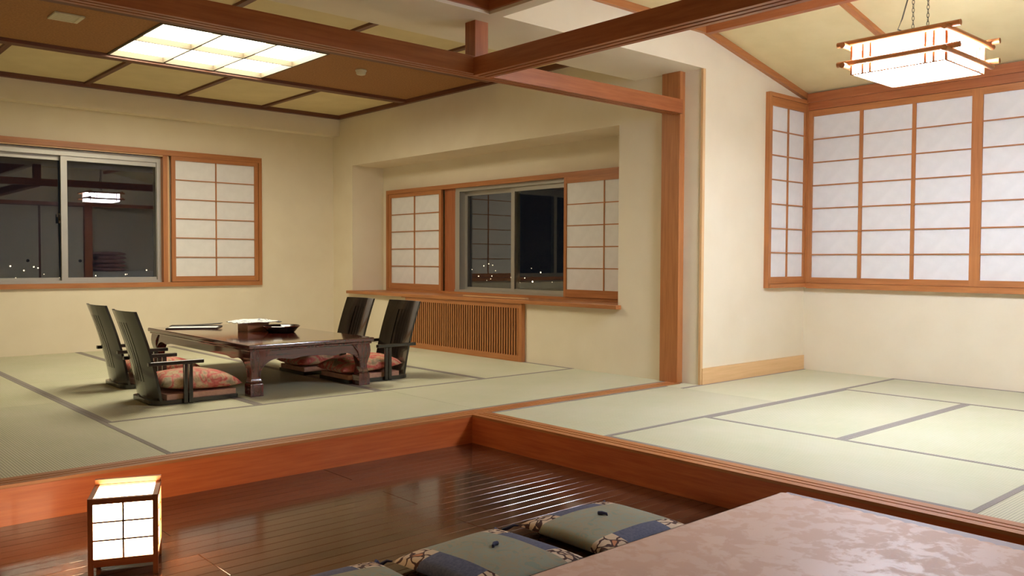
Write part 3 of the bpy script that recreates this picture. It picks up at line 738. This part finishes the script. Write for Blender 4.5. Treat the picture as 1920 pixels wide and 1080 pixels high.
for sx in (0, 1):
    for sy in (0, 1):
        ox = TX0 if sx == 0 else TX1; oy = TY0 if sy == 0 else TY1; dx = 1 if sx == 0 else -1; dy = 1 if sy == 0 else -1
        # (z, outer inset, width)
        prof = [(.001, .028, .098), (.088, .028, .098), (.094, .033, .088), (.10, .036, .082), (.108, .032, .086), (.13, .042, .068), (.165, .044, .068), (.20, .036, .082), (.24, .026, .100), (.275, .022, .118), (.305, .024, .140), (.33, .028, .16)]
        V = []; fs = []
        for z, i_, w_ in prof: V += [(ox+dx*i_, oy+dy*i_, z), (ox+dx*(i_+w_), oy+dy*i_, z), (ox+dx*(i_+w_), oy+dy*(i_+w_), z), (ox+dx*i_, oy+dy*(i_+w_), z)]
        for k in range(len(prof)-1):
            for q_ in range(4): fs.append((k*4+q_, k*4+(q_+1) % 4, (k+1)*4+(q_+1) % 4, (k+1)*4+q_))
        n_ = len(prof)*4; fs += [(0, 1, 2, 3), (n_-4, n_-3, n_-2, n_-1)]
        lg = MB().add(V, fs, True).build('leg', 'lac_z', e)
        # carved scroll on the foot block, two outer faces
        for f_ in (0, 1):
            m = MB()
            sp_ = []
            for k in range(34):
                a_ = k*.42; r_ = .004+.026*k/33
                p_, z_ = .028+.049+r_*math.cos(a_), .045+r_*math.sin(a_)
                sp_.append((ox+dx*p_, oy+dy*.027, z_) if f_ else (ox+dx*.027, oy+dy*p_, z_))
            m.tube(sp_, .0024, 5)
            m.build('scroll_carving', 'lac_z', lg)

# things on the table
e = empty('wooden_box', (3.25, 7.0, TZ), 'small brown wooden box on the lacquered table under a white printed cloth', 'box')
bxm = MB()
for a in ((3.155, 3.165, 6.90, 7.10), (3.335, 3.345, 6.90, 7.10), (3.165, 3.335, 6.90, 6.91), (3.165, 3.335, 7.09, 7.10)): bxm.box(*a, TZ+.001, TZ+.068)
bxm.build('walls', 'frame_x', e); box('bottom', 'wood_x', e, 3.165, 3.335, 6.91, 7.09, TZ+.001, TZ+.01); box('lid', 'wood_x', e, 3.15, 3.35, 6.895, 7.105, TZ+.0685, TZ+.076)
m = MB(); n = 24; V = []; rr_ = random.Random(5)
for lay in (0, 1):
    for i in range(n+1):
        for j in range(n+1):
            u, v = i/n-.5, j/n-.5
            edge = max(abs(u), abs(v))*2
            z = TZ+.0825+.004*math.sin(14*u+3)*math.sin(11*v)**2+.003*math.sin(23*v)-(.013*max(0, max(abs(u)*.33-.115, abs(v)*.30-.118))/.05)+(.008*(math.exp(-((u/.16)**2+(v/.14)**2))))+.004
            V.append((3.25+.36*u*(1+.05*math.sin(9*v)), 7.0+.33*v*(1+.06*math.sin(8*u+1)), z+(.005 if lay else 0)))
A = (n+1)**2; fs = []
for i in range(n):
    for j in range(n):
        a = i*(n+1)+j; fs += [(a, a+1, a+n+2, a+n+1), (A+a, A+a+n+1, A+a+n+2, A+a+1)]
for i in range(n):
    for a, b in ((i, i+1), (n*(n+1)+i, n*(n+1)+i+1), (i*(n+1), (i+1)*(n+1)), (i*(n+1)+n, (i+1)*(n+1)+n)): fs.append((a, b, A+b, A+a))
tag(m.add(V, fs, True).build('printed_cloth', 'print'), 'white cloth with blue-grey print spread over the small wooden box', 'cloth')
tr_ = empty('round_tray', (3.375, 6.725, TZ), 'round dark lacquered tray with flared rim beside the wooden box', 'tray')
MB().lathe([(0, .001), (.105, .001), (.112, .004), (.132, .03), (.152, .05), (.155, .053), (.152, .055), (.128, .036), (.106, .012), (0, .010)], (3.375, 6.725, TZ)).build('bowl', 'black_lac', tr_)
MB().lathe([(.149, .052), (.156, .051), (.158, .055), (.154, .058), (.149, .0565), (.149, .052)], (3.375, 6.725, TZ)).build('rim', 'lac_x', tr_)
fo = empty('menu_folder', (2.99, 7.64, TZ), 'flat black folder with a pale sheet on the far left end of the table', 'folder')
WO[fo.name] = (0, 0, 0); fo.rotation_euler.z = R(-31)
MB().bbox(-.22, .22, -.15, .15, .001, .008, bev=.002).build('back_cover', 'black_cover', fo)
MB().box(-.20, .205, -.14, .14, .0085, .0115).build('sheet', 'sheet', fo)
m = MB(); P_ = [(-.22+.44*k/12, .0125+.018*(k/12)**2) for k in range(13)]
m.prism(P_+[(x, z+.004) for x, z in P_[::-1]], .02, .15, 'y'); m.build('front_cover', 'black_cover', fo)

# ================================================================== NEAR TABLE WITH PINK CLOTH
NX0, NX1, NY0, NY1, NZ = .95, 2.885, .50, 1.678, .138
e = empty('cloth_table', ((NX0+NX1)/2, (NY0+NY1)/2, ZF), 'low table with lilac-grey vinyl top in the right foreground', 'table')
MB().bbox(NX0, NX1, NY0, NY1, NZ-.04, NZ, bev=.004).build('tabletop', 'vinyl', e)
for a in ((NX0+.06, NX0+.12), (NX1-.14, NX1-.08)):
    for b in ((NY0+.08, NY0+.14), (NY1-.16, NY1-.10)): piece('leg', 'dark_z', e, a[0], a[1], b[0], b[1], ZF, NZ-.04)
m = MB(); m.box(NX0+.08, NX1-.10, NY1-.14, NY1-.12, NZ-.10, NZ-.04).box(NX0+.08, NX1-.10, NY0+.10, NY0+.12, NZ-.10, NZ-.04); m.build('apron', 'dark_x', e)
# cloth with a scalloped edge on the far (x) side
pts = [(NX0+.01, NY0+.01)]; sc = .047; ed = NX1-.032
y = NY0+.01; edge = lambda yy: NX1-.030-.045*(NY1-yy); pts.append((edge(y)-.012, y))
while y < NY1-.01:
    for k in range(1, 7):
        yy = min(y+sc*k/6, NY1+.004); pts.append((edge(yy)-.012+.012*math.sin(math.pi*k/6), yy))
    y += sc
pts.append((NX0+.01, NY1+.004))
cm = MB().prism(pts, NZ+.001, NZ+.004, 'z'); cm.box(NX0+.01, ed-.012, NY1+.001, NY1+.004, NZ-.028, NZ+.004)
tag(cm.build('tablecloth', 'brocade'), 'peach pink brocade tablecloth with scalloped edge in the right foreground', 'tablecloth')

# ================================================================== ZABUTON
def make_zab():
    e = empty('floor_cushion', (0, 0, 0), '', 'cushion')
    m = MB(); pillow(m, .55, .55, .085, 26, 0, .36, .07, .003)
    merge(m.build('cover', 'patch', e))
    for a in (-1, 1):
        for b in (-1, 1):
            MB().tube([(a*.270, b*.270, .03), (a*.285, b*.285, .032), (a*.305, b*.300, .018), (a*.325, b*.315, .006)], [.003, .006, .008, .010], 8).build('tassel', 'navy', e)
    MB().tube([(0, 0, .080), (.004, .002, .092), (.02, .012, .094), (.038, .016, .090)], [.004, .006, .008, .009], 8).build('center_tuft', 'navy', e)
    return e
z0_ = make_zab()
for i, (x, y, rz, lab) in enumerate([(2.735, 2.44, 90, 'teal and navy patchwork floor cushion farthest from the camera, nearest the red step'),
                                     (2.095, 2.45, 0, 'teal and navy patchwork floor cushion in the middle beside the pink tablecloth'),
                                     (1.475, 2.47, 90, 'teal and navy patchwork floor cushion cut off by the bottom picture edge')]):
    c = z0_ if i == 0 else copy_tree(z0_)
    c.location = (x, y, ZF); c.rotation_euler.z = R(rz+(3 if i == 1 else -1)); tag(c, lab, 'floor cushion', 'patchwork floor cushions beside the cloth table')

# ================================================================== CLOSET WALL (reflected in the back window)
p = MB().box(5.30, 5.45, YF-.07, YF+.02, 0, 2.14); struct(p.build('trim_12', 'wood_z'), 'closet post reflected in the back window', 'post')
p = MB().box(SX+.15, X2, YF-.02, YF+.02, 2.10, 2.17); struct(p.build('trim_13', 'wood_x'), 'closet lintel reflected in the back window', 'lintel')
for i, (a, b) in enumerate(((3.63, 4.47), (4.47, 5.30))):
    d = empty('door_%d' % (i+1), ((a+b)/2, YF-.03, 0), ('left' if i else 'right')+'-hand cream sliding closet door reflected in the back window', 'sliding door', kind='structure')
    box('panel', 'fusuma', d, a+.02, b-.02, YF-.045, YF-.025, .03, 2.08)
    for q_ in ((a, a+.02, 0, 2.10), (b-.02, b, 0, 2.10)): box('stile', 'dark_z', d, q_[0], q_[1], YF-.05, YF-.02, q_[2], q_[3])
    box('rail', 'dark_x', d, a+.02, b-.02, YF-.05, YF-.02, 2.08, 2.10); box('rail', 'dark_x', d, a+.02, b-.02, YF-.05, YF-.02, 0, .03)
    xp = b-.09 if i else a+.62
    MB().tube([(xp, YF-.026, .95), (xp, YF-.018, .95)], .032, 16).build('pull', 'pull', d)
cab = empty('alcove_cabinet', (6.3, YF-.45, 0), 'low white alcove cabinet reflected in the back window', 'cabinet')
box('body', 'white_cab', cab, 5.47, 7.27, YF-.78, YF-.10, 0, .72)
for a in (5.49, 6.09, 6.69): piece('door', 'white_cab', cab, a, a+.57, YF-.10, YF-.085, .02, .70)
for k in range(5):
    m = MB(); pillow(m, .62, .55, .085, 12, 0, .25, .03)
    o = merge(m.build('folded_bedding', 'futon', origin=(0, 0, 0))); o.location = (5.88+.01*(k % 2), YF-.42, .721+k*.086)
    tag(o, ('lowest', 'second lowest', 'middle', 'second highest', 'topmost')[k]+' folded pinkish bedding of the alcove stack reflected in the back window', 'bedding', 'stacked bedding in the alcove')

# ================================================================== OUTSIDE
rr = random.Random(11); m = MB()
for k in range(260):
    a = R(rr.uniform(15, 120)); d = rr.uniform(70, 160); zz = 1-d*rr.uniform(.004, .03)
    c = Vector((d*math.cos(a), d*math.sin(a), zz)); s = rr.choice((.05, .06, .09))
    m.add([c+Vector(q)*s for q in ((1,0,0),(-1,0,0),(0,1,0),(0,-1,0),(0,0,1),(0,0,-1))], [(0,2,4),(2,1,4),(1,3,4),(3,0,4),(2,0,5),(1,2,5),(3,1,5),(0,3,5)])
tag(m.build('town_lights', 'e_city'), 'tiny distant town lights beyond the dark windows', 'lights', kind='stuff')
gr = MB().box(-150, 220, 12, 220, -9.2, -9.0); gr.box(8.5, 220, -150, 12, -9.2, -9.0)
struct(gr.build('ground_outside', 'night'), 'dark ground outside the windows at night', 'ground')
